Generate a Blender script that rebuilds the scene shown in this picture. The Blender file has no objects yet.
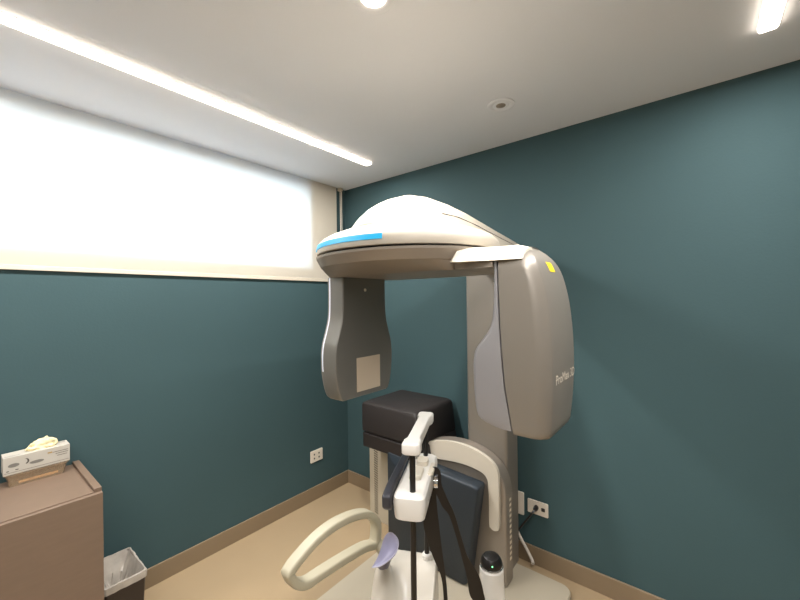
import bpy, bmesh, math, random
from mathutils import Vector, Matrix, noise
from mathutils.bvhtree import BVHTree
random.seed(4)
SC = bpy.context.scene
COL = SC.collection
PI = math.pi
H = 2.6

# ------------------------------------------------------------------ materials
def new_mat(name):
    m = bpy.data.materials.new(name); m.use_nodes = True
    nt = m.node_tree; b = nt.nodes['Principled BSDF']
    return m, nt, b

def setb(b, **k):
    for n, v in k.items():
        b.inputs[n.replace('_', ' ')].default_value = v

def noise_mat(name, c1, c2, scale=20, rough=.5, metal=0., bump=.0, bscale=None, detail=4, stretch=None, coat=0., spec=.5):
    m, nt, b = new_mat(name)
    setb(b, Roughness=rough, Metallic=metal)
    b.inputs['Coat Weight'].default_value = coat
    b.inputs['Specular IOR Level'].default_value = spec
    tc = nt.nodes.new('ShaderNodeTexCoord')
    src = tc.outputs['Object']
    if stretch:
        mp = nt.nodes.new('ShaderNodeMapping'); mp.inputs['Scale'].default_value = stretch
        nt.links.new(src, mp.inputs['Vector']); src = mp.outputs['Vector']
    nz = nt.nodes.new('ShaderNodeTexNoise'); nz.inputs['Scale'].default_value = scale; nz.inputs['Detail'].default_value = detail
    nt.links.new(src, nz.inputs['Vector'])
    mx = nt.nodes.new('ShaderNodeMix'); mx.data_type = 'RGBA'
    mx.inputs['A'].default_value = (*c1, 1); mx.inputs['B'].default_value = (*c2, 1)
    nt.links.new(nz.outputs['Fac'], mx.inputs['Factor'])
    nt.links.new(mx.outputs['Result'], b.inputs['Base Color'])
    if bump:
        n2 = nt.nodes.new('ShaderNodeTexNoise'); n2.inputs['Scale'].default_value = bscale or scale * 4; n2.inputs['Detail'].default_value = 3
        nt.links.new(src, n2.inputs['Vector'])
        bp = nt.nodes.new('ShaderNodeBump'); bp.inputs['Strength'].default_value = bump; bp.inputs['Distance'].default_value = .002
        nt.links.new(n2.outputs['Fac'], bp.inputs['Height']); nt.links.new(bp.outputs['Normal'], b.inputs['Normal'])
    return m

def emit_mat(name, col, s, base=(.8, .8, .8)):
    m, nt, b = new_mat(name)
    setb(b, Roughness=.5)
    b.inputs['Base Color'].default_value = (*base, 1)
    b.inputs['Emission Color'].default_value = (*col, 1)
    b.inputs['Emission Strength'].default_value = s
    return m

def lin(r, g, b):
    f = lambda c: ((c / 255 + .055) / 1.055) ** 2.4 if c > 10 else c / 255 / 12.92
    return (f(r), f(g), f(b))

def shade(c, k): return tuple(min(1, v * k) for v in c)

def pm(name, rgb, rough=.5, metal=0., var=.06, scale=15, **k):
    c = lin(*rgb)
    return noise_mat(name, shade(c, 1 - var), shade(c, 1 + var), scale, rough, metal, **k)

M = {}
M['teal'] = pm('teal_wall_paint', (59, 82, 85), .75, var=.05, scale=2.5, bump=.25, bscale=90, spec=.3)
M['ceiling'] = pm('ceiling_paint', (228, 229, 234), .9, var=.015, scale=3, bump=.1, bscale=150, spec=.2)
M['white_wall'] = pm('back_wall_paint', (128, 126, 120), .85, var=.02, scale=3, spec=.2)
M['floor'] = pm('floor_vinyl', (164, 142, 111), .5, var=.05, scale=5, bump=.08, bscale=70)
M['skirting'] = pm('skirting_vinyl', (132, 114, 90), .5, var=.05, scale=8)
M['silver'] = pm('silver_paint', (138, 131, 121), .38, .35, var=.02, scale=6)
M['silver_dark'] = pm('dark_silver_paint', (150, 140, 128), .42, .35, var=.03, scale=6)
M['silver_light'] = pm('light_silver_paint', (150, 148, 149), .4, .25, var=.02, scale=6)
M['sensor'] = pm('sensor_paint', (118, 115, 108), .42, .3, var=.03, scale=6)
M['base'] = pm('base_enamel', (182, 171, 150), .5, var=.03, scale=5)
M['cream'] = pm('cream_plastic', (212, 203, 186), .4, var=.015, scale=8)
M['handle'] = pm('greige_plastic', (180, 172, 148), .45, var=.02, scale=10)
M['white'] = pm('white_plastic', (226, 222, 214), .3, var=.01, scale=10)
M['chin'] = pm('ivory_gloss', (206, 199, 186), .22, var=.01, scale=8)
M['cover'] = pm('cover_enamel', (172, 163, 148), .45, var=.015, scale=6)
M['black'] = pm('black_plastic', (28, 25, 23), .35, var=.1, scale=20)
M['black_soft'] = pm('black_padded_vinyl', (36, 30, 28), .55, var=.12, scale=9, bump=.3, bscale=60)
M['navy'] = pm('navy_padded_vinyl', (38, 47, 55), .5, var=.1, scale=8, bump=.25, bscale=80)
M['strap'] = pm('black_strap', (26, 22, 20), .45, var=.15, scale=30)
M['gap'] = pm('shadow_gap', (30, 27, 25), .7, var=.1)
M['beige'] = pm('beige_steel', (184, 173, 152), .45, var=.02, scale=8)
M['vent_dark'] = pm('vent_recess', (58, 50, 42), .7, var=.05)
M['taupe'] = noise_mat('taupe_laminate', lin(112, 94, 78), lin(122, 102, 86), 14, .5, bump=.08, bscale=120, stretch=(1, 1, 6))
M['taupe_edge'] = pm('taupe_edge', (98, 80, 66), .5, var=.04)
M['card'] = pm('white_cardboard', (186, 180, 168), .6, var=.02, scale=20)
M['print'] = pm('grey_print', (120, 116, 108), .6, var=.1, scale=60)
M['print_dark'] = pm('dark_print', (84, 78, 70), .6, var=.1, scale=60)
M['print_ochre'] = pm('ochre_print', (168, 136, 74), .6, var=.1, scale=60)
M['latex'] = pm('cream_latex', (238, 222, 176), .55, var=.05, scale=30)
M['bag'] = noise_mat('bin_bag_film', lin(128, 120, 112), lin(206, 198, 186), 16, .28, bump=.9, bscale=28)  # grey noise puts the shade of folds and bag interior into the colour
M['outlet'] = pm('outlet_plastic', (226, 216, 200), .4, var=.01)
M['hole'] = pm('socket_hole', (45, 38, 34), .6, var=.1)
M['cable_w'] = pm('white_cable', (205, 196, 184), .5, var=.02)
M['lavender'] = pm('lavender_plastic', (186, 184, 204), .35, var=.02, scale=20)
M['yellow'] = pm('yellow_sticker', (240, 204, 20), .5, var=.03)
M['pale_square'] = pm('pale_sensor_window', (196, 180, 158), .5, var=.02)
M['text'] = pm('pale_lettering', (226, 214, 196), .5, var=.01)
M['chrome'] = pm('chrome', (205, 205, 205), .15, .95, var=.01)
M['alu'] = pm('window_aluminium', (190, 190, 188), .4, .6, var=.02)
M['blue_led'] = emit_mat('blue_light_bar', (.0, .42, .72), 1.0, (.0, .05, .1))
M['green_led'] = emit_mat('green_indicator', (.05, .9, .2), 3)
M['led'] = emit_mat('warm_led_diffuser', (1, .86, .70), 14)
M['lamp'] = emit_mat('downlight_lens', (1, .86, .68), 40)
M['lamp_off'] = pm('unlit_lens', (150, 138, 126), .3, var=.05)

def blind_mat():
    m, nt, b = new_mat('roller_blind_fabric')
    c = lin(214, 203, 184)
    setb(b, Roughness=.9); b.inputs['Base Color'].default_value = (*c, 1)
    tr = nt.nodes.new('ShaderNodeBsdfTranslucent'); tr.inputs['Color'].default_value = (.80, .90, .98, 1)
    mx = nt.nodes.new('ShaderNodeMixShader'); mx.inputs['Fac'].default_value = .28
    tc = nt.nodes.new('ShaderNodeTexCoord'); wv = nt.nodes.new('ShaderNodeTexNoise'); wv.inputs['Scale'].default_value = 220
    bp = nt.nodes.new('ShaderNodeBump'); bp.inputs['Strength'].default_value = .08; bp.inputs['Distance'].default_value = .001
    nt.links.new(tc.outputs['Object'], wv.inputs['Vector']); nt.links.new(wv.outputs['Fac'], bp.inputs['Height'])
    nt.links.new(bp.outputs['Normal'], b.inputs['Normal'])
    out = nt.nodes['Material Output']
    nt.links.new(b.outputs[0], mx.inputs[1]); nt.links.new(tr.outputs[0], mx.inputs[2]); nt.links.new(mx.outputs[0], out.inputs['Surface'])
    return m
M['blind'] = blind_mat()

def clear_mat(name, fac, tint):
    m, nt, b = new_mat(name)
    setb(b, Roughness=.08); b.inputs['Base Color'].default_value = (*tint, 1)
    tr = nt.nodes.new('ShaderNodeBsdfTransparent'); tr.inputs['Color'].default_value = (.97, .97, .96, 1)
    mx = nt.nodes.new('ShaderNodeMixShader'); mx.inputs['Fac'].default_value = fac
    out = nt.nodes['Material Output']
    nt.links.new(tr.outputs[0], mx.inputs[1]); nt.links.new(b.outputs[0], mx.inputs[2]); nt.links.new(mx.outputs[0], out.inputs['Surface'])
    return m
M['acrylic'] = clear_mat('clear_acrylic', .38, lin(190, 165, 135))
M['glass'] = clear_mat('window_glass', .1, (.8, .85, .85))

# ------------------------------------------------------------------ geometry helpers
def link(name, bm, mat, parent=None, smooth=35, bevel=0, seg=3, recalc=True):
    if recalc: bmesh.ops.recalc_face_normals(bm, faces=bm.faces)
    me = bpy.data.meshes.new(name); bm.to_mesh(me); bm.free()
    me.materials.append(M[mat] if isinstance(mat, str) else mat)
    if smooth:
        me.polygons.foreach_set('use_smooth', [True] * len(me.polygons))
        me.set_sharp_from_angle(angle=math.radians(smooth))
    o = bpy.data.objects.new(name, me); COL.objects.link(o)
    if parent:
        o.parent = parent
        if parent.type == 'EMPTY': o.matrix_parent_inverse = Matrix.Translation(-parent.location)
    if bevel:
        md = o.modifiers.new('bevel', 'BEVEL'); md.width = bevel; md.segments = seg; md.limit_method = 'ANGLE'; md.angle_limit = math.radians(35)
        md.harden_normals = False
    return o

def empty(name, loc, label=None, cat=None, group=None):
    e = bpy.data.objects.new(name, None); COL.objects.link(e); e.location = loc
    e.empty_display_size = .1
    if label: tag(e, label, cat, group)
    return e

def tag(o, label, cat, group=None):
    o['label'] = label; o['category'] = cat
    if group: o['group'] = group
    return o

def struct(o, label=None):
    o['kind'] = 'structure'
    if label: o['label'] = label
    return o

def box(bm, x0, x1, y0, y1, z0, z1, rot=None):
    vs = [bm.verts.new((x, y, z)) for x in (x0, x1) for y in (y0, y1) for z in (z0, z1)]
    q = [(0, 1, 3, 2), (4, 6, 7, 5), (0, 4, 5, 1), (2, 3, 7, 6), (0, 2, 6, 4), (1, 5, 7, 3)]
    for f in q: bm.faces.new([vs[i] for i in f])
    if rot: bmesh.ops.transform(bm, matrix=rot, verts=vs)
    return vs

def boxbm(*a, **k):
    bm = bmesh.new(); box(bm, *a, **k); return bm

def loft(bm, loops, cap0=True, cap1=True, closed=True):
    rows = [[bm.verts.new(p) for p in l] for l in loops]
    n = len(rows[0])
    for a, b in zip(rows, rows[1:]):
        for i in range(n if closed else n - 1):
            j = (i + 1) % n
            bm.faces.new((a[i], a[j], b[j], b[i]))
    if cap0: bm.faces.new(rows[0][::-1])
    if cap1: bm.faces.new(rows[-1])
    return rows

def rrect(x0, x1, y0, y1, r, n=6):
    r = min(r, (x1 - x0) / 2 - 1e-4, (y1 - y0) / 2 - 1e-4)
    pts = []
    for cx, cy, a in ((x1 - r, y1 - r, 0), (x0 + r, y1 - r, 90), (x0 + r, y0 + r, 180), (x1 - r, y0 + r, 270)):
        for k in range(n + 1):
            t = math.radians(a + 90 * k / n); pts.append((cx + r * math.cos(t), cy + r * math.sin(t)))
    return pts

def superell(cx, cy, hx, hy, e=2, n=96):
    pts = []
    for k in range(n):
        t = 2 * PI * k / n; c, s = math.cos(t), math.sin(t)
        pts.append((cx + hx * math.copysign(abs(c) ** (2 / e), c), cy + hy * math.copysign(abs(s) ** (2 / e), s)))
    return pts

def prism(bm, pts, fn0, fn1):
    return loft(bm, [[fn0(p) for p in pts], [fn1(p) for p in pts]])

def tube(bm, pts, r, n=10, cap=True):
    pts = [Vector(p) for p in pts]
    rr = r if isinstance(r, (list, tuple)) else [r] * len(pts)
    up = None; loops = []
    for i, p in enumerate(pts):
        d = (pts[min(i + 1, len(pts) - 1)] - pts[max(i - 1, 0)]).normalized()
        if up is None: up = d.orthogonal().normalized()
        up = (up - d * up.dot(d)).normalized(); w = d.cross(up)
        loops.append([p + up * math.cos(2 * PI * k / n) * rr[i] + w * math.sin(2 * PI * k / n) * rr[i] for k in range(n)])
    loft(bm, loops, cap, cap)

def spline(pts, n=8):
    P = [Vector(p) for p in pts]; out = []
    for i in range(len(P) - 1):
        a, b, c, d = P[max(i - 1, 0)], P[i], P[i + 1], P[min(i + 2, len(P) - 1)]
        for k in range(n):
            t = k / n
            out.append(.5 * ((2 * b) + (c - a) * t + (2 * a - 5 * b + 4 * c - d) * t * t + (3 * b - a - 3 * c + d) * t ** 3))
    out.append(P[-1]); return out

def interp(tab, z):
    if z <= tab[0][0]: return tab[0][1]
    for (a, va), (b, vb) in zip(tab, tab[1:]):
        if z <= b:
            t = (z - a) / (b - a)
            return va + (vb - va) * t
    return tab[-1][1]

def smooth_tab(tab, n=6):
    """Catmull-Rom through (z, value) pairs, returned as a denser table."""
    s = spline([(a, b, 0) for a, b in tab], n)
    return [(v.x, v.y) for v in s]

def lathe(bm, prof, cx, cy, n=32, cap0=True, cap1=True):
    loft(bm, [[(cx + r * math.cos(2 * PI * k / n), cy + r * math.sin(2 * PI * k / n), z) for k in range(n)] for r, z in prof], cap0, cap1)

# ------------------------------------------------------------------ camera
f, yaw, pit, rol = 368.277, 0.682935, -0.000813, -0.012242
CAM = Vector((-2.24978, -2.44943, 1.61983))
fw = Vector((math.cos(pit) * math.cos(yaw), math.cos(pit) * math.sin(yaw), math.sin(pit)))
rt = Vector((math.sin(yaw), -math.cos(yaw), 0)); up = rt.cross(fw)
rt, up = rt * math.cos(rol) + up * math.sin(rol), up * math.cos(rol) - rt * math.sin(rol)
cd = bpy.data.cameras.new('camera'); cam = bpy.data.objects.new('camera', cd); COL.objects.link(cam)
cam.matrix_world = Matrix(((rt.x, up.x, -fw.x, CAM.x), (rt.y, up.y, -fw.y, CAM.y), (rt.z, up.z, -fw.z, CAM.z), (0, 0, 0, 1)))
cd.sensor_fit = 'HORIZONTAL'; cd.sensor_width = 36; cd.lens = 36 * f / 800; cd.clip_start = .02
SC.camera = cam

# ------------------------------------------------------------------ room
XL, YB = -4.0, -4.2           # far ends of the room behind the camera
WX0, WX1, WZ0, WZ1 = -3.45, -.385, 1.895, 2.592
struct(link('floor', boxbm(XL, 0, YB, 0, -.08, 0), 'floor', smooth=0))
# ceiling: slab with recesses is kept simple, fittings sit flush in it
struct(link('ceiling', boxbm(XL - .1, .1, YB - .1, .12, H, H + .1), 'ceiling', smooth=0))
bm = bmesh.new()
box(bm, XL, 0.12, 0, .12, -.08, WZ0); box(bm, XL, .12, 0, .12, WZ1, H)
box(bm, XL, WX0, 0, .12, WZ0, WZ1); box(bm, WX1, .12, 0, .12, WZ0, WZ1)
struct(link('wall_left', bm, 'teal', smooth=0))
struct(link('wall_right', boxbm(0, .12, YB, 0, -.08, H), 'teal', smooth=0))
struct(link('wall_front', boxbm(XL, .12, YB - .12, YB, -.08, H), 'white_wall', smooth=0))
struct(link('wall_back', boxbm(XL - .12, XL, YB - .12, .12, -.08, H), 'white_wall', smooth=0))
struct(link('baseboard_left', boxbm(XL, -.012, -.012, 0, 0, .108), 'skirting', bevel=.002, seg=2))
struct(link('baseboard_right', boxbm(-.012, 0, YB, 0, 0, .108), 'skirting', bevel=.002, seg=2))

# window behind the blind
win = empty('window_1', ((WX0 + WX1) / 2, .09, WZ0)); struct(win)
bm = bmesh.new()
fr = .022
box(bm, WX0, WX1, .07, .11, WZ0, WZ0 + fr); box(bm, WX0, WX1, .07, .11, WZ1 - fr, WZ1)
for x in (WX0, (WX0 + WX1) / 2 - fr / 2, WX1 - fr): box(bm, x, x + fr, .07, .11, WZ0 + fr, WZ1 - fr)
link('window_frame', bm, 'alu', win, smooth=0)
xm = (WX0 + WX1) / 2
link('window_pane', boxbm(WX0 + fr, xm - fr / 2, .088, .092, WZ0 + fr, WZ1 - fr), 'glass', win, smooth=0)
link('window_pane', boxbm(xm + fr / 2, WX1 - fr, .088, .092, WZ0 + fr, WZ1 - fr), 'glass', win, smooth=0)

# roller blind
bl = empty('roller_blind', (-1.8, -.04, 1.78), 'long cream roller blind drawn down over the bright high window', 'blind')
BX0, BX1 = -3.6, -.112
link('blind_fabric', boxbm(BX0, BX1, -.0135, -.0125, 1.80, 2.5995), 'blind', bl, smooth=0)
bm = bmesh.new()
prism(bm, rrect(-.0155, -.0105, 1.779, 1.802, .002), lambda p: (BX0, p[0], p[1]), lambda p: (BX1, p[0], p[1]))
link('bottom_hem', bm, pm('hem_fabric', (206, 195, 176), .8, var=.01), bl)
bm = bmesh.new()
tube(bm, [(-.082, -.028, 2.57), (-.082, -.028, 1.0)], .0035, 6)
tube(bm, [(-.066, -.028, 2.57), (-.066, -.028, 1.0)], .0035, 6)
tube(bm, spline([(-.082, -.028, 1.0), (-.079, -.028, .985), (-.074, -.028, .98), (-.069, -.028, .985), (-.066, -.028, 1.0)], 4), .0035, 6)
link('pull_chain', bm, 'outlet', bl)
link('chain_bracket', boxbm(-.09, -.058, -.04, -.0005, 2.575, 2.5995), 'cream', bl, bevel=.004)

# ceiling lights
def strip(name, x0, x1, y, w, label):
    t = empty(name, ((x0 + x1) / 2, y, H), label, 'light', 'recessed linear lights in the ceiling')
    bm = bmesh.new()
    prism(bm, rrect(x0, x1, y - w / 2, y + w / 2, .012), lambda p: (p[0], p[1], H - .013), lambda p: (p[0], p[1], H - .0015))
    link('diffuser', bm, 'led', t)
    bm = bmesh.new(); a = .004
    o1 = rrect(x0 - a, x1 + a, y - w / 2 - a, y + w / 2 + a, .014); i1 = rrect(x0, x1, y - w / 2, y + w / 2, .012)
    loft(bm, [[(p[0], p[1], H - .0005) for p in o1], [(p[0], p[1], H - .005) for p in o1], [(p[0], p[1], H - .005) for p in i1]], False, False)
    link('trim_frame', bm, 'ceiling', t)
strip('linear_light', -3.7, -.335, -.622, .052, 'long glowing linear ceiling light running beside the window blind')
strip('linear_light', -3.7, -.345, -2.652, .052, 'linear ceiling light whose glowing tip shows at the top right corner')

def downlight(x, y, lit, label):
    t = empty('downlight', (x, y, H), label, 'light', 'round recessed ceiling downlights')
    bm = bmesh.new()
    lathe(bm, [(.068, H - .0005), (.068, H - .004), (.060, H - .007), (.046, H - .006), (.040, H - .003)], x, y, 40, False, False)
    link('trim_ring', bm, 'ceiling' , t)
    bm = bmesh.new()
    if lit: lathe(bm, [(.040, H - .0015), (.040, H - .003)], x, y, 32)
    else: lathe(bm, [(.024, H - .001), (.024, H - .004), (.019, H - .006)], x, y, 32)
    link('lens', bm, 'lamp' if lit else 'lamp_off', t)
    if not lit:
        bm = bmesh.new(); lathe(bm, [(.040, H - .0032), (.036, H - .005), (.024, H - .0035)], x, y, 32, False, False)
        link('gimbal_ring', bm, 'ceiling', t)
downlight(-1.372, -1.640, True, 'lit round ceiling downlight glowing directly above the scanner')
downlight(-.472, -1.677, False, 'unlit round ceiling downlight beyond the scanner near the teal wall')

# ------------------------------------------------------------------ sockets
def plate(name, org, ux, w, h, label, cat, group=None):
    """ux: unit vector along the wall, normal points into the room"""
    t = empty(name, org, label, cat, group)
    return t
def plate_box(bm, wall, a0, a1, z0, z1, d0, d1, r=.004):
    pts = rrect(a0, a1, z0, z1, r)
    if wall == 'L': prism(bm, pts, lambda p: (p[0], -d0, p[1]), lambda p: (p[0], -d1, p[1]))
    else: prism(bm, pts, lambda p: (-d0, p[0], p[1]), lambda p: (-d1, p[0], p[1]))
s1 = empty('wall_socket', (-.352, 0, .352), 'cream double wall socket on the window wall near the corner', 'socket')
bm = bmesh.new(); plate_box(bm, 'L', -.412, -.292, .307, .40, 0, .009, .006); link('face_plate', bm, 'outlet', s1, bevel=.002)
for x in (-.377, -.33):
    bm = bmesh.new()
    for dx, dz in ((0, .016), (0, -.016)):
        plate_box(bm, 'L', x + dx - .006, x + dx + .006, .353 + dz - .007, .353 + dz + .007, .0088, .0096, .005)
    link('socket_hole', bm, 'hole', s1)
s2 = empty('wall_socket', (0, -1.68, .35), 'wide cream wall socket with a black plug, behind the scanner', 'socket')
bm = bmesh.new(); plate_box(bm, 'R', -1.740, -1.617, .308, .390, 0, .009, .006); link('face_plate', bm, 'outlet', s2, bevel=.002)
bm = bmesh.new(); plate_box(bm, 'R', -1.722, -1.70, .338, .36, .0088, .0096, .005); link('socket_hole', bm, 'hole', s2)
s3 = empty('wall_plate', (0, -1.568, .345), 'upright cream blank wall plate half hidden behind the scanner column', 'wall plate')
bm = bmesh.new(); plate_box(bm, 'R', -1.594, -1.528, .275, .415, 0, .009, .006); link('face_plate', bm, 'outlet', s3, bevel=.002)
pl = empty('power_cable', (-.012, -1.672, .35), 'black power cable plugged into the socket beside the column', 'cable')
bm = bmesh.new()
loft(bm, [[(x, -1.672 + r * math.cos(a), .352 + r * math.sin(a) * 1.2) for a in [2 * PI * k / 14 for k in range(14)]] for x, r in ((-.0098, .013), (-.022, .014), (-.034, .012), (-.046, .007))])
link('plug', bm, 'black', pl)
bm = bmesh.new(); tube(bm, spline([(-.042, -1.672, .35), (-.065, -1.655, .325), (-.07, -1.60, .24), (-.06, -1.55, .16), (-.06, -1.52, .09)], 8), .0055, 8)
link('flex', bm, 'black', pl)
bm = bmesh.new(); tube(bm, spline([(-.05, -1.555, .22), (-.045, -1.575, .17), (-.04, -1.62, .095), (-.045, -1.655, .045), (-.06, -1.665, .037)], 8), .009, 8)
tag(link('white_cable', bm, 'cable_w'), 'short white cable running down to the floor beside the skirting', 'cable')

# ------------------------------------------------------------------ cabinet, glove box, bin
cb = empty('low_cabinet', (-2.3, -.23, 0), 'low taupe laminate cabinet against the window wall at lower left', 'cabinet')
link('side_panel', boxbm(-1.861, -1.835, -.437, -.001, 0, .828), 'taupe', cb, bevel=.0015)
link('top_panel', boxbm(-3.0, -1.8612, -.437, -.001, .79, .815), 'taupe', cb, bevel=.0015)
link('carcass', boxbm(-3.0, -1.8612, -.436, -.001, .06, .789), 'taupe_edge', cb, smooth=0)
link('door', boxbm(-2.42, -1.8355, -.458, -.4385, .07, .811), 'taupe', cb, bevel=.0015)
link('door', boxbm(-3.0, -2.424, -.458, -.4385, .07, .811), 'taupe', cb, bevel=.0015)
link('plinth', boxbm(-2.98, -1.862, -.40, -.03, 0, .0595), 'taupe_edge', cb, smooth=0)

# clear acrylic stand
tr = bmesh.new()
X0, X1, Y0, Y1 = -2.086, -1.904, -.094, -.016
lo = [(rrect(X0, X1, Y0, Y1, .012), .8155), (rrect(X0 - .004, X1 + .004, Y0 - .003, Y1 + .003, .014), .835), (rrect(X0 - .010, X1 + .012, Y0 - .006, Y1 + .006, .016), .862), (rrect(X0 - .015, X1 + .018, Y0 - .009, Y1 + .009, .016), .864), (rrect(X0 - .015, X1 + .018, Y0 - .009, Y1 + .009, .016), .869)]
li = [(rrect(X0 - .011, X1 + .014, Y0 - .005, Y1 + .005, .014), .869), (rrect(X0 - .006, X1 + .008, Y0 - .002, Y1 + .002, .014), .86), (rrect(X0 + .003, X1 - .003, Y0 + .003, Y1 - .003, .01), .819)]
loft(tr, [[(p[0], p[1], z) for p in l] for l, z in lo + li])
tag(link('acrylic_tray', tr, 'acrylic'), 'shallow clear plastic tray under the glove box on the taupe cabinet', 'tray')
rod = bmesh.new(); tube(rod, [(-2.055, -.080, .8255), (-1.925, -.080, .8255)], .006, 8)  # orange reflection in the tray, put in as a coloured rod
tag(link('orange_glint', rod, pm('orange_glint_colour', (226, 168, 104), .4, var=.04)), 'orange reflected line inside the clear tray, shown as a slim rod', 'streak')

gb = empty('glove_box', (-1.995, -.05, .87), 'white cardboard glove box with cream gloves spilling out of its top', 'box')
GX0, GX1, GY0, GY1, GZ0, GZ1 = -2.104, -1.884, -.096, -.014, .8698, .948
link('carton', boxbm(GX0, GX1, GY0, GY1, GZ0, GZ1), 'card', gb, bevel=.0015, seg=2)
def flat_poly(bm, pts, face):
    if face == 'front': bm.faces.new([bm.verts.new((p[0], GY0 - .0006, p[1])) for p in pts])
    else: bm.faces.new([bm.verts.new((p[0], p[1], GZ1 + .0006)) for p in pts])
def oval(cx, cz, a, b, n=20): return [(cx + a * math.cos(2 * PI * k / n), cz + b * math.sin(2 * PI * k / n)) for k in range(n)]
for ov in ((-2.071, .910, .018, .0085), (-1.998, .903, .024, .007)):
    bm = bmesh.new(); flat_poly(bm, oval(*ov), 'front'); link('printed_oval', bm, 'print', gb, smooth=0)
bm = bmesh.new()
cres = [(-2.035 + .013 * math.cos(t), .916 + .013 * math.sin(t)) for t in [math.radians(-75 + 15 * k) for k in range(11)]]
cres += [(-2.039 + .011 * math.cos(t), .917 + .0115 * math.sin(t)) for t in [math.radians(70 - 15 * k) for k in range(10)]]
flat_poly(bm, cres, 'front')
for x, z, w in ((-2.094, .886, .008), (-2.066, .887, .010)): flat_poly(bm, [(x, z), (x + w, z), (x + w, z + .004), (x, z + .004)], 'front')
flat_poly(bm, [(GX0 + .004, .8795), (GX1 - .004, .8795), (GX1 - .004, .881), (GX0 + .004, .881)], 'front')
for x, z, w in ((-1.945, .925, .055), (-1.935, .916, .045), (-1.93, .906, .036)): flat_poly(bm, [(x, z), (x + w, z), (x + w, z + .0022), (x, z + .0022)], 'front')
for y in (-.03, -.04): flat_poly(bm, [(-1.93, y), (-1.892, y), (-1.892, y + .004), (-1.93, y + .004)], 'top')
flat_poly(bm, [(GX0 + .006, -.082), (-2.05, -.082), (-2.05, -.079), (GX0 + .006, -.079)], 'top')
link('printed_marks', bm, 'print_dark', gb, smooth=0)
bm = bmesh.new(); flat_poly(bm, [(-1.962, .925), (-1.946, .925), (-1.946, .931), (-1.962, .931)], 'front')
link('printed_badge', bm, 'print_ochre', gb, smooth=0)
bm = bmesh.new()
bmesh.ops.create_icosphere(bm, subdivisions=4, radius=1)
for v in bm.verts:
    p = v.co.copy(); n = noise.noise(p * 2.2 + Vector((3, 1, 7))) * .35 + noise.noise(p * 5 + Vector((9, 2, 1))) * .2 + abs(noise.noise(p * 3.3)) * .25
    p *= 1 + n
    hump = 1.0 if p.x > -.2 else max(.45, 1.0 + (p.x + .2) * .7)
    v.co = Vector((-1.978 + p.x * .05, -.055 + p.y * .022, GZ1 + .004 + max(-.004, p.z * .036 * hump + .002)))
link('latex_glove', bm, 'latex', gb, smooth=60)

# waste bin
bn = empty('waste_bin', (-1.72, -.175, 0), 'square dark brown waste bin lined with a pale plastic bag', 'bin')
bx0, bx1, by0, by1, bz = -1.805, -1.64, -.318, -.05, .30
def densify(pts, m=.012):
    out = []
    for i, p in enumerate(pts):
        q = pts[(i + 1) % len(pts)]; n = max(1, int(math.hypot(q[0] - p[0], q[1] - p[1]) / m))
        out += [tuple(p[c] + (q[c] - p[c]) * k / n for c in range(len(p))) for k in range(n)]
    return out
def binloop(z, g=0, r=.012):
    k = .014 * (1 - z / bz)
    return [(p[0], p[1], z) for p in rrect(bx0 + k - g, bx1 - k + g, by0 + k - g, by1 - k + g, r)]
bm = bmesh.new(); loft(bm, [binloop(.0), binloop(bz - .002), binloop(bz - .002, -.006), binloop(.01, -.006)])
link('bin_body', bm, pm('dark_bin_plastic', (42, 32, 27), .4, var=.08), bn)
bm = bmesh.new()
loops = []
for z, g, cr in ((bz - .03, .003, .002), (bz - .012, .004, .002), (bz + .003, .003, .002), (bz + .005, -.004, .002), (bz - .01, -.007, .003), (bz - .04, -.012, .008), (bz - .07, -.017, .013), (bz - .10, -.024, .018), (bz - .14, -.034, .022), (bz - .18, -.05, .022), (bz - .21, -.07, .015)):
    l = densify(binloop(bz, .003)); ccx, ccy = (bx0 + bx1) / 2, (by0 + by1) / 2
    gi = g if g > -.005 else g - cr * .7
    l = [(ccx + (x - ccx) * (1 + (gi - .003) / .083), ccy + (y - ccy) * (1 + (gi - .003) / .134), zz) for x, y, zz in l]
    loops.append([(x + cr * 1.6 * noise.noise(Vector((x * 45, y * 45, z * 18))), y + cr * noise.noise(Vector((x * 50 + 5, y * 60, z * 40))), z + cr * 1.5 * noise.noise(Vector((x * 30, y * 30, 2)))) for x, y, _ in l])
loft(bm, loops, False, True)
link('bin_bag', bm, 'bag', bn, smooth=50)

# ------------------------------------------------------------------ beige cabinet with black padded cover in the corner
pc = empty('perforated_cabinet', (-.15, -.75, 0), 'beige upright cabinet with a perforated strip, standing against the right wall', 'cabinet')
link('cabinet_body', boxbm(-.27, -.03, -.842, -.525, 0, .615), 'beige', pc, bevel=.006)
bm = bmesh.new()
for i in range(32):
    z = .05 + i * .0172; y = -.592
    prism(bm, [(y - .018, z), (y + .018, z + .010), (y + .018, z + .0165), (y - .018, z + .0065)], lambda p: (-.2704, p[0], p[1]), lambda p: (-.2712, p[0], p[1]))
link('vent_strip', bm, 'vent_dark', pc, smooth=0)

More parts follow.
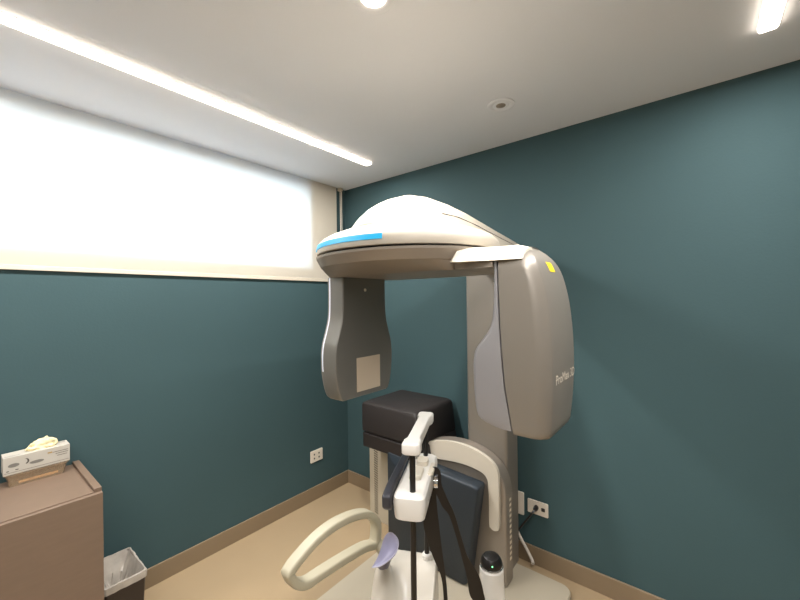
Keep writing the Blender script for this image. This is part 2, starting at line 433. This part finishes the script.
bc = empty('padded_cover', (-.25, -.87, .616), 'black padded two-tier box sitting on top of the beige cabinet', 'padded box')
def tierloop(x0, x1, y0, y1, z, r=.02): return [(p[0], p[1], z) for p in rrect(x0, x1, y0, y1, r, 6)]
bm = bmesh.new()
loft(bm, [tierloop(-.445, -.03, -1.155, -.645, .617), tierloop(-.458, -.03, -1.15, -.64, .622), tierloop(-.458, -.03, -1.135, -.638, .708), tierloop(-.448, -.03, -1.13, -.645, .716), tierloop(-.44, -.04, -1.12, -.65, .7195)])
link('lower_tier', bm, 'black_soft', bc)
bm = bmesh.new()
loft(bm, [tierloop(-.45, -.03, -1.125, -.645, .72), tierloop(-.462, -.025, -1.13, -.637, .73), tierloop(-.463, -.025, -1.108, -.637, .90), tierloop(-.456, -.028, -1.10, -.641, .916), tierloop(-.44, -.04, -1.085, -.655, .925)])
link('upper_tier', bm, 'black_soft', bc)

# ------------------------------------------------------------------ the scanner
sc = empty('dental_scanner', (-.6, -1.55, 0), 'tall silver dental panoramic X-ray scanner standing on a floor base', 'X-ray machine')

# floor base
bm = bmesh.new()
loft(bm, [tierloop(-1.6, -.1, -1.9, -.85, .0, .06), tierloop(-1.6, -.1, -1.9, -.85, .022, .06), tierloop(-1.594, -.106, -1.894, -.856, .03, .055)])
link('floor_base', bm, 'base', sc)

# column
bm = bmesh.new()
loft(bm, [tierloop(-.235, -.06, -1.585, -1.33, z, .02) for z in (.031, 1.90)])
link('column', bm, 'silver', sc)

# column cowl: arch profile in the y-z plane, extruded in x
def arch(y0, y1, z0, z1, r, n=10):
    pts = [(y1, z0)]
    for k in range(n + 1):
        t = math.radians(90 * k / n); pts.append((y1 - r + r * math.cos(t), z1 - r + r * math.sin(t)))
    for k in range(n + 1):
        t = math.radians(90 + 90 * k / n); pts.append((y0 + r + r * math.cos(t), z1 - r + r * math.sin(t)))
    pts.append((y0, z0)); return pts
COWL = [(-1.10, .72), (-1.22, .752), (-1.34, .76), (-1.44, .745), (-1.52, .712), (-1.575, .665), (-1.607, .60), (-1.618, .52), (-1.618, .031)]
ctop = [(v.x, v.y) for v in spline([(a, b, 0) for a, b in COWL[:-1]], 5)] + [COWL[-1]]
cpts = ctop + [(-1.06, .031), (-1.06, .68)]
bm = bmesh.new()
prism(bm, cpts, lambda p: (-.335, p[0], p[1]), lambda p: (-.237, p[0], p[1]))
cowl = link('column_cowl', bm, 'silver_dark', sc, bevel=.012)
bm = bmesh.new()
for i in range(12):
    z = .16 + i * .03
    box(bm, -.285, -.262, -1.6192, -1.6175, z, z + .014)
link('vent_slot', bm, pm('pale_vent_slot', (225, 212, 190), .5, var=.01), cowl, smooth=0)
# cream rim of the cowl: arch band with a rounded lower end
outer = [(v.x, v.y) for v in spline([(-1.06, .70, 0), (-1.16, .742, 0), (-1.26, .765, 0), (-1.36, .770, 0), (-1.45, .757, 0), (-1.52, .733, 0), (-1.566, .70, 0), (-1.585, .655, 0), (-1.588, .56, 0), (-1.586, .37, 0), (-1.575, .345, 0), (-1.556, .338, 0), (-1.538, .348, 0), (-1.53, .37, 0), (-1.527, .56, 0), (-1.515, .62, 0), (-1.47, .645, 0), (-1.36, .655, 0), (-1.2, .64, 0), (-1.06, .60, 0)], 5)]
bm = bmesh.new()
prism(bm, outer, lambda p: (-.358, p[0], p[1]), lambda p: (-.3355, p[0], p[1]))
link('cowl_rim', bm, 'cream', sc, bevel=.007)

# overhead arm: loft along x, section in the y-z plane
def armsec(x, yc, hb, ht, zb, zt, rr=.045):
    """rounded trapezoid section: half width hb at zb, ht at zt"""
    pts = [Vector((-hb, zb)), Vector((hb, zb)), Vector((ht, zt)), Vector((-ht, zt))]
    out = []
    for i in range(4):
        p = pts[i]; a = pts[i - 1]; b = pts[(i + 1) % 4]
        r = (.012 if i < 2 else rr); r1 = min(r, (a - p).length * .45); r2 = min(r, (b - p).length * .45)
        s = p + (a - p).normalized() * r1; e = p + (b - p).normalized() * r2
        for k in range(7):
            t = k / 6; q = s * (1 - t) ** 2 + p * 2 * t * (1 - t) + e * t * t
            out.append((x, yc + q.x, q.y))
    return out
ARM = [(-.06, -1.53, .165, .13, 1.84, 1.918), (-.30, -1.55, .175, .13, 1.84, 1.936), (-.60, -1.575, .185, .122, 1.84, 1.957), (-.90, -1.60, .195, .112, 1.84, 1.981),
       (-1.05, -1.612, .20, .105, 1.84, 1.987), (-1.18, -1.625, .196, .092, 1.84, 1.986), (-1.26, -1.635, .182, .078, 1.84, 1.976), (-1.32, -1.645, .162, .064, 1.84, 1.950), (-1.375, -1.65, .135, .048, 1.84, 1.922), (-1.41, -1.65, .105, .038, 1.84, 1.896), (-1.432, -1.65, .075, .028, 1.84, 1.870), (-1.44, -1.65, .045, .02, 1.84, 1.855)]
bm = bmesh.new(); loft(bm, [armsec(*a) for a in ARM])
ovarm = link('overhead_arm', bm, 'cover', sc, smooth=50)
bm = bmesh.new()
def armside(a, t, sg=-1): x, yc, hb, ht, zb, zt = a; return (x, yc + sg * (hb + (ht - hb) * t + .0004), zb + (zt - zb) * t)
for sg in (-1,): tube(bm, [armside(a, t, sg) for a, t in zip(ARM[:6], (.50, .52, .54, .56, .56, .50))], .0016, 6)
link('seam_line', bm, 'gap', ovarm)

# top cover (fixed canopy over the rotating unit)
CX, CY, HX, HY = -1.25, -1.668, .295, .315
RIM = [(1.768, .975), (1.7685, .995), (1.773, 1.0), (1.790, .996), (1.804, .978), (1.816, .935), (1.827, .865), (1.838, .77), (1.848, .65), (1.856, .5), (1.858, .3)]
bm = bmesh.new()
loft(bm, [[(x, y, z) for x, y in superell(CX, CY, HX * k, HY * k)] for z, k in RIM])
link('top_cover', bm, 'cover', sc, smooth=50)
# blue light bar following the rim
def rimk(z): return interp(RIM, z)
bm = bmesh.new(); rows = []
A0, A1 = math.radians(134), math.radians(204)
for k in range(41):
    a = A0 + (A1 - A0) * k / 40; row = []
    for z, off in ((1.7835, -.001), (1.7838, .0028), (1.7985, .0028), (1.7988, -.004)):
        row.append((CX + (HX * rimk(z) + off) * math.cos(a), CY + (HY * rimk(z) + off) * math.sin(a), z))
    rows.append(row)
loft(bm, rows, True, True)
link('blue_light_bar', bm, 'blue_led', sc)

# rotating unit
ru = []
for z, hx, hy, e, cx, cy in ((1.7675, .24, .27, 2.2, CX, CY), (1.7625, .278, .305, 2.1, CX, CY), (1.762, .288, .316, 2.1, CX, CY), (1.755, .287, .315, 2.1, CX, CY), (1.7285, .268, .298, 2.2, CX, CY), (1.727, .265, .296, 2.2, CX, CY), (1.714, .218, .287, 2.8, CX, CY), (1.701, .168, .278, 4, CX, CY), (1.6995, .160, .272, 4.5, CX, CY)):
    ru.append([(x, y, z) for x, y in superell(cx, cy, hx, hy, e)])
bm = bmesh.new(); loft(bm, ru)
link('rotating_unit', bm, 'silver_dark', sc, smooth=14)
bm = bmesh.new(); loft(bm, [[(x, y, z) for x, y in superell(CX, CY, HX * .95, HY * .95)] for z in (1.7625, 1.7685)])
link('shadow_gap', bm, 'gap', sc)

# sensor head
SP = smooth_tab([(1.273, .112), (1.283, .122), (1.31, .133), (1.36, .143), (1.41, .146), (1.46, .142), (1.51, .126), (1.56, .113), (1.63, .110), (1.70, .110)], 4)
SCX = -1.283
def sens_outline(g=0):
    zs = [z for z, _ in SP]
    R = [(SCX + interp(SP, z) - g, z) for z in zs]; L = [(SCX - interp(SP, z) + g, z) for z in zs[::-1]]
    return R + L
bm = bmesh.new()
o = sens_outline(); oi = sens_outline(.006); ob = sens_outline(.03)
def zcl(p, d): return max(p[1], 1.273 + d)
loft(bm, [[(p[0], -1.402, zcl(p, .012)) for p in sens_outline(.02)], [(p[0], -1.415, zcl(p, .003)) for p in sens_outline(.006)], [(p[0], -1.43, p[1]) for p in o], [(p[0], -1.496, p[1]) for p in o], [(p[0], -1.5, zcl(p, .003)) for p in sens_outline(.003)]])
sh = link('sensor_head', bm, 'sensor', sc, smooth=30)
link('sensor_window', boxbm(-1.332, -1.21, -1.5012, -1.4995, 1.292, 1.413), 'pale_square', sh, smooth=0)
bm = bmesh.new()
loft(bm, [[(-1.285 + r * math.cos(2 * PI * k / 16), y, 1.657 + r * math.sin(2 * PI * k / 16)) for k in range(16)] for r, y in ((.006, -1.4995), (.006, -1.5015), (.004, -1.5025))])
link('screw', bm, 'outlet', sh)
# bright edge trim at the back of the sensor
bm = bmesh.new(); rows = []
for z, w in SP:
    rows.append([(SCX - w - .0008 + 0, y, z) for y in (-1.429, -1.436)])
for i in range(len(rows) - 1):
    if rows[i][0][2] < 1.37: continue
    bm.faces.new([bm.verts.new(p) for p in (rows[i][0], rows[i][1], rows[i + 1][1], rows[i + 1][0])])
bmesh.ops.remove_doubles(bm, verts=bm.verts, dist=1e-5)
link('edge_trim', bm, pm('cool_white_trim', (236, 240, 250), .3, var=.01), sh)

# tube head
YIN = smooth_tab([(1.286, -2.06), (1.292, -2.02), (1.305, -1.99), (1.33, -1.981), (1.40, -1.978), (1.46, -1.979), (1.49, -1.988), (1.525, -2.015), (1.56, -2.034), (1.62, -2.040), (1.70, -2.042), (1.735, -2.043)], 3)
YSEAM = [(1.28, -2.084), (1.40, -2.068), (1.55, -2.058), (1.74, -2.050)]
YOUT = smooth_tab([(1.278, -2.160), (1.30, -2.167), (1.40, -2.174), (1.50, -2.174), (1.60, -2.166), (1.67, -2.152), (1.71, -2.136), (1.735, -2.118), (1.752, -2.10)], 4)
XW = smooth_tab([(1.278, .106), (1.286, .111), (1.31, .113), (1.40, .120), (1.50, .122), (1.60, .120), (1.68, .117), (1.71, .114), (1.735, .098), (1.750, .070), (1.756, .04)], 4)
TCX = -1.252
def seam(z): return interp(YSEAM, z)
bm = bmesh.new(); loops = []
ZS = [1.279, 1.282, 1.288, 1.296, 1.31] + [1.33 + .02 * i for i in range(17)] + [1.665, 1.68, 1.69, 1.70, 1.71, 1.72, 1.73, 1.74, 1.747, 1.752, 1.755]
for z in ZS:
    yo, ys, w = interp(YOUT, z), seam(z) - .0022, interp(XW, z)
    r = .03
    pts = [(TCX + w, ys), (TCX - w, ys)]
    for k in range(8):   # near outer corner
        t = math.radians(180 + 90 * k / 7); pts.append((TCX - w + r + r * math.cos(t), yo + r + r * math.sin(t)))
    for k in range(8):
        t = math.radians(270 + 90 * k / 7); pts.append((TCX + w - r + r * math.cos(t), yo + r + r * math.sin(t)))
    # slight crown on the outer face
    loops.append([(x, y - (.010 * (1 - ((x - TCX) / w) ** 2) if y < yo + r * .5 else 0), z) for x, y in pts])
loft(bm, loops)
bmt = bm.copy(); bmt.faces.ensure_lookup_table(); bvh = BVHTree.FromBMesh(bmt)
tubeh = link('tube_head', bm, 'silver', sc, smooth=40)
bm = bmesh.new(); loops = []
for z in [1.287, 1.289, 1.292, 1.296, 1.302, 1.31] + [1.32 + .0125 * i for i in range(34)]:
    yi, ys, w = interp(YIN, z), seam(z) + .0022, interp(XW, min(z, 1.70)) - .001
    r = min(.014, abs(yi - ys) * .45)
    pts = [(TCX - w, ys), (TCX + w, ys)]
    for k in range(5):
        t = math.radians(90 * k / 4); pts.append((TCX + w - r + r * math.cos(t), yi - r + r * math.sin(t)))
    for k in range(5):
        t = math.radians(90 + 90 * k / 4); pts.append((TCX - w + r + r * math.cos(t), yi - r + r * math.sin(t)))
    loops.append([(x, y, z) for x, y in pts])
loft(bm, loops)
link('collimator_housing', bm, 'silver_light', sc, smooth=40)
# arm linking the tube head with the rotating unit: chamfered bar along y
bm = bmesh.new()
def linksec(y, fx, zt=1.757):
    return [(fx, y, 1.7165), (fx + .002, y, 1.721), (fx + .026, y, zt - .010), (fx + .05, y, zt), (-1.30, y, zt), (-1.28, y, zt - .012), (-1.27, y, 1.7165)]
loft(bm, [linksec(-1.938, -1.409, 1.752), linksec(-1.947, -1.416), linksec(-1.99, -1.402), linksec(-2.045, -1.379), linksec(-2.09, -1.374, 1.757), linksec(-2.115, -1.366, 1.750)])
link('linking_arm', bm, 'cream', sc, smooth=25)  # cream, paler than the silver parts, paints in the downlight's glare on the bevel
bm = bmesh.new()
loft(bm, [[(-1.374, y, 1.7155), (-1.374, y, 1.7005), (-1.14, y, 1.7005), (-1.14, y, 1.7155)] for y in (-1.93, -2.041)])
link('linking_arm_underside', bm, 'silver_dark', sc, smooth=0)
# yellow sticker and lettering on the outer face
def on_outer(x, z, off=.0008):
    hit = bvh.ray_cast(Vector((x, -2.6, z)), Vector((0, 1, 0)))
    return (x, hit[0].y - off, z)
bm = bmesh.new(); n = 5; g = [[bm.verts.new(on_outer(-1.268 + .044 * i / n, 1.688 + .026 * j / n)) for j in range(n + 1)] for i in range(n + 1)]
for i in range(n):
    for j in range(n): bm.faces.new((g[i][j], g[i + 1][j], g[i + 1][j + 1], g[i][j + 1]))
link('yellow_sticker', bm, 'yellow', tubeh)
def text_mesh(s, size):
    cu = bpy.data.curves.new('txt', 'FONT'); cu.body = s; cu.size = size; cu.align_x = 'LEFT'; cu.resolution_u = 2
    to = bpy.data.objects.new('txt', cu); COL.objects.link(to)
    dg = bpy.context.evaluated_depsgraph_get(); me = bpy.data.meshes.new_from_object(to.evaluated_get(dg))
    bpy.data.objects.remove(to); bpy.data.curves.remove(cu)
    return me
me = text_mesh('ProMax 3D', .034)
xs = [v.co.x for v in me.vertices]; wd = max(xs) - min(xs)
bm = bmesh.new(); bm.from_mesh(me); bpy.data.meshes.remove(me)
bmesh.ops.subdivide_edges(bm, edges=[e for e in bm.edges if e.calc_length() > .012], cuts=2)
for v in bm.verts:
    x = -1.325 + (v.co.x - min(xs)) / wd * .165; z = 1.408 + v.co.y
    v.co = Vector(on_outer(x, z))
link('printed_lettering', bm, 'text', tubeh, smooth=0, recalc=False)

# ---- patient support
def rotbox(cx, cy, ang):
    c, s = math.cos(ang), math.sin(ang)
    return lambda u, v: (cx + u * c - v * s, cy + u * s + v * c)
ANG = math.radians(26.5)           # rods lie on a line turned 26 deg from the x axis
F = rotbox(-1.32, -1.765, ANG)     # u along the rods (rear +), v across (left +)
def rodpos(u): return F(u, 0)
RU = .122
for u in (-RU, RU):
    x, y = F(u, 0); bm = bmesh.new(); tube(bm, [(x, y, .70), (x, y, 1.20)], .0085, 16)
    link('guide_rod', bm, 'black', sc)
# top bar: dumbbell outline seen from above
def dumbbell(L, w_end, w_mid, end_l, n=5):
    pts = []
    for sx, sy in ((1, 1), (-1, 1), (-1, -1), (1, -1)):
        seg = [(sx * (L - end_l - .02), sy * w_mid), (sx * (L - end_l), sy * w_end), (sx * (L - .01), sy * w_end), (sx * L, sy * (w_end - .01))]
        if sx * sy > 0: seg = seg[::-1]
        pts += seg
    return pts
# ordered outline (counter clockwise)
def bar_outline():
    L, we, wm, e = .152, .026, .019, .038
    q = [(L, we - .01), (L - .008, we), (L - e, we), (L - e - .018, wm), (-(L - e - .018), wm), (-(L - e), we), (-(L - .008), we), (-L, we - .01)]
    return q + [(x, -y) for x, y in q[::-1]]
bo = bar_outline()
bm = bmesh.new()
sq = lambda s, z: [(*F(u * s, v * (s if s > .99 else s - .06)), z) for u, v in bo]
loft(bm, [sq(.99, 1.192), sq(1, 1.196), sq(1, 1.219), sq(.985, 1.224)])
link('forehead_bar', bm, 'white', sc, bevel=.003)
# sliding block with temple clamp
bm = bmesh.new()
def bl_loop(z, g=0): return [(*F(u, v), z) for u, v in rrect(-.160 + g, .145 - g, -.040 + g, .052 - g, .020)]
loft(bm, [bl_loop(1.011, .012), bl_loop(1.017, .004), bl_loop(1.06), bl_loop(1.076, .002), bl_loop(1.081, .008)])
blk = link('clamp_block', bm, 'white', sc)
bm = bmesh.new()
for u0, u1, v0, v1, h in ((-.06, .02, -.012, .026, .009), (.035, .085, -.018, .02, .013), (-.02, .06, -.044, -.026, .006)):
    loft(bm, [[(*F(*p), 1.0805) for p in rrect(u0, u1, v0, v1, .012)], [(*F(*p), 1.081 + h) for p in rrect(u0 + .002, u1 - .002, v0 + .002, v1 - .002, .011)]])
link('block_buttons', bm, 'cream', blk)
bm = bmesh.new(); x, y = F(.095, .030); lathe(bm, [(.012, 1.0815), (.013, 1.088), (.010, 1.094), (.011, 1.102), (.007, 1.107)], x, y, 20)
link('clamp_knob', bm, 'chrome', blk)
# dark temple pad on the left side of the block
bm = bmesh.new()
prism(bm, [(-.17, 1.052), (-.17, 1.085), (-.12, 1.094), (.12, 1.092), (.12, 1.080), (-.09, 1.074), (-.11, 1.046), (-.15, 1.036)], lambda p: (*F(p[0], .053), p[1]), lambda p: (*F(p[0], .078), p[1]))
link('temple_pad', bm, pm('dark_blue_plastic', (52, 52, 58), .4, var=.05), sc, bevel=.006)
# pivot disc and long straps on the right
bm = bmesh.new()
for r0, d0, d1 in ((.02, -.0425, -.055),):
    c = 0.02
    loft(bm, [[(*F(c + r0 * math.cos(2 * PI * k / 20), d), 1.045 + r0 * math.sin(2 * PI * k / 20)) for k in range(20)] for d in (d0, d1)])
link('pivot_disc', bm, 'chrome', blk)
def ribbon(name, pts, widths, wdir, th=.003):
    P = spline(pts, 8); n = len(P); W = spline([(w, 0, 0) for w in widths], 8)
    bm = bmesh.new(); loops = []
    for i, p in enumerate(P):
        d = (P[min(i + 1, n - 1)] - P[max(i - 1, 0)]).normalized(); wv = Vector(wdir); wv = (wv - d * wv.dot(d)).normalized(); nv = d.cross(wv)
        h = W[i].x / 2
        loops.append([p + wv * h + nv * th, p - wv * h + nv * th, p - wv * h - nv * th, p + wv * h - nv * th])
    loft(bm, loops); return link(name, bm, 'strap', sc, smooth=50, bevel=.0015, seg=2)
ribbon('temple_strap', [(-1.252, -1.760, 1.055), (-1.254, -1.756, 0.961), (-1.252, -1.759, 0.875), (-1.240, -1.774, 0.780), (-1.229, -1.789, 0.707), (-1.224, -1.794, 0.615), (-1.224, -1.795, 0.53)], [0.033, 0.043, 0.051, 0.033, 0.0148, 0.0132, .013], (.63, -.776, 0))
ribbon('temple_strap', [(-1.283, -1.785, 1.080), (-1.273, -1.797, 1.071), (-1.271, -1.799, 1.027), (-1.257, -1.816, 0.972), (-1.244, -1.833, 0.934), (-1.227, -1.853, 0.845), (-1.219, -1.864, 0.798), (-1.203, -1.883, 0.736), (-1.197, -1.891, 0.688), (-1.188, -1.902, 0.644), (-1.188, -1.90, .53)], [.015, .022, .0254, .0254, .0175, .0159, .0191, .0382, .0445, .0286, .02], (.63, -.776, 0))

# chin base: sloping white body turned with the rods
bm = bmesh.new()
def ctop_z(u, v):
    z = interp([(-.18, .59), (-.12, .61), (-.05, .635), (.02, .67), (.06, .705), (.085, .722), (.11, .727), (.155, .728)], u)
    b = math.exp(-((u - .0) / .05) ** 2 - ((v - .125) / .035) ** 2)
    z = z + (max(.785, z) - z) * min(1, b * 1.15)
    dish = math.exp(-((u + .05) / .075) ** 2 - ((v - .055) / .05) ** 2)
    ridge = math.exp(-((v - .125 - .12 * min(0, u)) / .025) ** 2) * (1 if u < 0 else math.exp(-(u / .05) ** 2)) * max(0, 1 + u / .17)
    return z - .026 * dish + .018 * ridge
plan = rrect(-.17, .148, -.036, .155, .03, 8)
rings = []
for s, dz in ((1.05, -.25), (1.03, -.10), (1.0, -.014), (.985, -.004), (.95, 0), (.8, 0), (.6, 0), (.4, 0), (.2, 0), (.08, 0)):
    ring = []
    for u, v in plan:
        uu, vv = -.01 + (u + .01) * s, .04 + (v - .04) * s
        x, y = F(uu, vv); z = ctop_z(max(-.17, min(.15, uu)), vv)
        ring.append((x, y, .48 if dz == -.25 else z + dz))
    rings.append(ring)
# denser rim points so that the slope reads along the long sides
def dens(loop, n=4):
    out = []
    for i, p in enumerate(loop):
        q = loop[(i + 1) % len(loop)]
        for k in range(n): out.append(tuple(p[j] + (q[j] - p[j]) * k / n for j in range(3)))
    return out
plan2 = []
for i, p in enumerate(plan):
    q = plan[(i + 1) % len(plan)]; L = math.hypot(q[0] - p[0], q[1] - p[1]); m = max(1, int(L / .012))
    plan2 += [(p[0] + (q[0] - p[0]) * k / m, p[1] + (q[1] - p[1]) * k / m) for k in range(m)]
plan = plan2; rings = []
for s, dz in ((1.04, None), (1.03, -.10), (1.0, -.016), (.99, -.005), (.96, 0), (.9, 0), (.8, 0), (.7, 0), (.6, 0), (.5, 0), (.4, 0), (.3, 0), (.2, 0), (.1, 0), (.03, 0)):
    ring = []
    for u, v in plan:
        uu, vv = -.01 + (u + .01) * s, .04 + (v - .04) * s
        x, y = F(uu, vv); z = ctop_z(max(-.17, min(.15, uu)), vv)
        ring.append((x, y, .46 if dz is None else z + dz))
    rings.append(ring)
loft(bm, rings)
chb = link('chin_base', bm, 'chin', sc, smooth=60)
x, y = F(RU, 0)
bm = bmesh.new(); lathe(bm, [(.017, .72), (.017, .740), (.014, .744), (.0095, .745)], x, y, 20); link('rod_socket', bm, 'white', sc)
x, y = F(-RU, 0)
bm = bmesh.new(); lathe(bm, [(.017, .61), (.017, .70), (.014, .704), (.0095, .705)], x, y, 20); link('rod_socket', bm, 'white', sc)
# chin cup
CUP = [(-1.5055, -1.7331, 0.8746), (-1.4865, -1.7327, 0.8849), (-1.4680, -1.7316, 0.9030), (-1.4558, -1.7307, 0.9223), (-1.4465, -1.7343, 0.9341), (-1.4353, -1.7401, 0.9361), (-1.4270, -1.7503, 0.9271), (-1.4258, -1.7597, 0.9156), (-1.4342, -1.7653, 0.9019), (-1.4531, -1.7659, 0.8908), (-1.4724, -1.7580, 0.8810), (-1.4941, -1.7472, 0.8758)]
cs = CUP + [CUP[0]]
cup = [Vector(v) for v in spline(cs, 4)[:-1]]
cen = sum(cup, Vector()) / len(cup); back = Vector((-1.432, -1.733, .872))
nrm = (back - cen)
bm = bmesh.new(); rings = []
for s, dpt in ((.06, 1.0), (.3, .93), (.55, .75), (.8, .42), (.95, .12), (1.0, .0)):
    rings.append([cen + (p - cen) * s + nrm * dpt * .9 for p in cup])
inner = rings; outerR = []
for s, dpt in ((1.04, -.02), (1.07, .03), (1.02, .2), (.88, .52), (.62, .9), (.34, 1.08), (.06, 1.14)):
    outerR.append([cen + (p - cen) * s + nrm * dpt * .95 for p in cup])
loft(bm, inner + outerR)
link('chin_cup', bm, 'lavender', sc, smooth=60)
bm = bmesh.new(); tube(bm, [(-1.422, -1.715, .855), (-1.410, -1.695, .81), (-1.382, -1.652, .775)], [.016, .013, .016], 14)
link('cup_stem', bm, pm('dark_stem', (70, 64, 92), .4, var=.05), sc)

# handles: bent loops with a flat rounded section
def loop_handle(name, path, y, wy, th):
    P = spline(path + [path[0]], 8)[:-1]; n = len(P); bm = bmesh.new(); loops = []
    sec = rrect(-th / 2, th / 2, -wy / 2, wy / 2, min(th, wy) * .28, 3)
    for i, p in enumerate(P):
        d = (P[(i + 1) % n] - P[i - 1]).normalized(); nv = Vector((-d.z, 0, d.x))
        loops.append([p + nv * a + Vector((0, b, 0)) for a, b in sec])
    loops.append(loops[0])
    loft(bm, loops, False, False); bmesh.ops.remove_doubles(bm, verts=bm.verts, dist=1e-6)
    return link(name, bm, 'handle', sc, smooth=50)
HP = [(-1.624, -1.5, 0.820), (-1.592, -1.5, 0.840), (-1.523, -1.5, 0.867), (-1.448, -1.5, 0.876), (-1.365, -1.5, 0.867), (-1.293, -1.5, 0.842), (-1.249, -1.5, 0.797), (-1.243, -1.5, 0.750), (-1.258, -1.5, 0.715), (-1.313, -1.5, 0.730), (-1.410, -1.5, 0.742), (-1.503, -1.5, 0.749), (-1.566, -1.5, 0.754), (-1.605, -1.5, 0.782)]
loop_handle('grip_handle', HP, -1.5, .042, .026)
bm = bmesh.new(); tube(bm, [(-1.24, -1.50, .715), (-1.235, -1.56, .67), (-1.25, -1.64, .62), (-1.28, -1.70, .58)], [.02, .024, .026, .026], 14)
link('handle_bracket', bm, 'handle', sc)
# control post with a black knob
pox, poy = -1.075, -1.885
bm = bmesh.new(); lathe(bm, [(.050, .40), (.046, .55), (.041, .66), (.040, .694), (.036, .699)], pox, poy, 32)
post = link('control_post', bm, 'white', sc)
bm = bmesh.new(); lathe(bm, [(.030, .699), (.034, .702), (.037, .712), (.034, .724), (.027, .734), (.012, .739)], pox, poy, 28); kn = link('black_knob', bm, 'black', post)
bm = bmesh.new(); lathe(bm, [(.0375, .6985), (.0392, .703), (.0375, .707)], pox, poy, 28, False, False); link('chrome_ring', bm, 'chrome', post)
bm = bmesh.new(); bmesh.ops.create_uvsphere(bm, u_segments=8, v_segments=6, radius=.0022, matrix=Matrix.Translation((pox - .0305, poy - .018, .721))); link('green_indicator', bm, 'green_led', post)
bm = bmesh.new(); tube(bm, [(pox, poy, .42), (pox - .02, poy + .01, .36), (-1.2, -1.82, .34), (-1.30, -1.76, .40)], [.045, .045, .045, .05], 16); link('post_bracket', bm, 'cream', sc)
# pedestal carrying the patient support
bm = bmesh.new()
loft(bm, [[(*F(u, v), z) for u, v in rrect(-a, a, -b + .03, b + .03, .03)] for z, a, b in ((.0301, .17, .13), (.06, .16, .12), (.12, .10, .08), (.40, .10, .08), (.47, .14, .10))])
link('support_pedestal', bm, 'cream', sc)

# navy padded slab leaning in front of the cowl
sl = bmesh.new()
tl = math.radians(-1.5)
pts = rrect(-1.435, -.868, 0, .57, .018)
SLX = ((-.462, .965), (-.458, .985), (-.448, 1.0), (-.378, 1.0), (-.368, .985), (-.3645, .965))
loft(sl, [[(x, (p[0] + 1.1385) * k - 1.1385 - .075 * (p[1] / .57) * max(0, -(p[0] + 1.1385) / .2665), .0312 + .28 + (p[1] - .28) * k + (.04 * (p[0] + 1.44) / .57 if p[1] > .3 else 0)) for p in pts] for x, k in SLX])
tag(link('padded_slab', sl, 'navy', smooth=50), 'dark navy padded slab standing upright against the scanner column', 'padded panel')

# ------------------------------------------------------------------ lights
def area(name, loc, rot, sx, sy, power, col, spread=PI):
    l = bpy.data.lights.new(name, 'AREA'); l.shape = 'RECTANGLE'; l.size = sx; l.size_y = sy; l.energy = power; l.color = col; l.spread = spread
    o = bpy.data.objects.new(name, l); COL.objects.link(o); o.location = loc; o.rotation_euler = rot; return o
# daylight falling on the window from outside
area('daylight', ((WX0 + WX1) / 2 + .1, .62, 3.0), (math.radians(-48), 0, 0), 3.9, .9, 480, (.80, .91, 1.0))
# LED strips and the downlight (lamps sit at the fittings)
for y, x0, x1, p in ((-.622, -3.7, -.335, 62), (-2.652, -3.7, -.345, 66)):
    area('strip_lamp', ((x0 + x1) / 2, y, H - .0145), (0, 0, 0), x1 - x0, .04, p, (1, .99, .99))
sp = bpy.data.lights.new('downlight_lamp', 'SPOT'); sp.energy = 130; sp.color = (1, .97, .92); sp.spot_size = math.radians(118); sp.spot_blend = .8; sp.shadow_soft_size = .035
so = bpy.data.objects.new('downlight_lamp', sp); COL.objects.link(so); so.location = (-1.372, -1.640, H - .02)

w = bpy.data.worlds.new('world'); SC.world = w; w.use_nodes = True
nt = w.node_tree; bg = nt.nodes['Background']
bg.inputs['Color'].default_value = (.50, .72, 1.0, 1); bg.inputs['Strength'].default_value = 5.0

SC.view_settings.view_transform = 'Standard'
SC.view_settings.look = 'None'
SC.view_settings.exposure = .07
SC.view_settings.gamma = 1
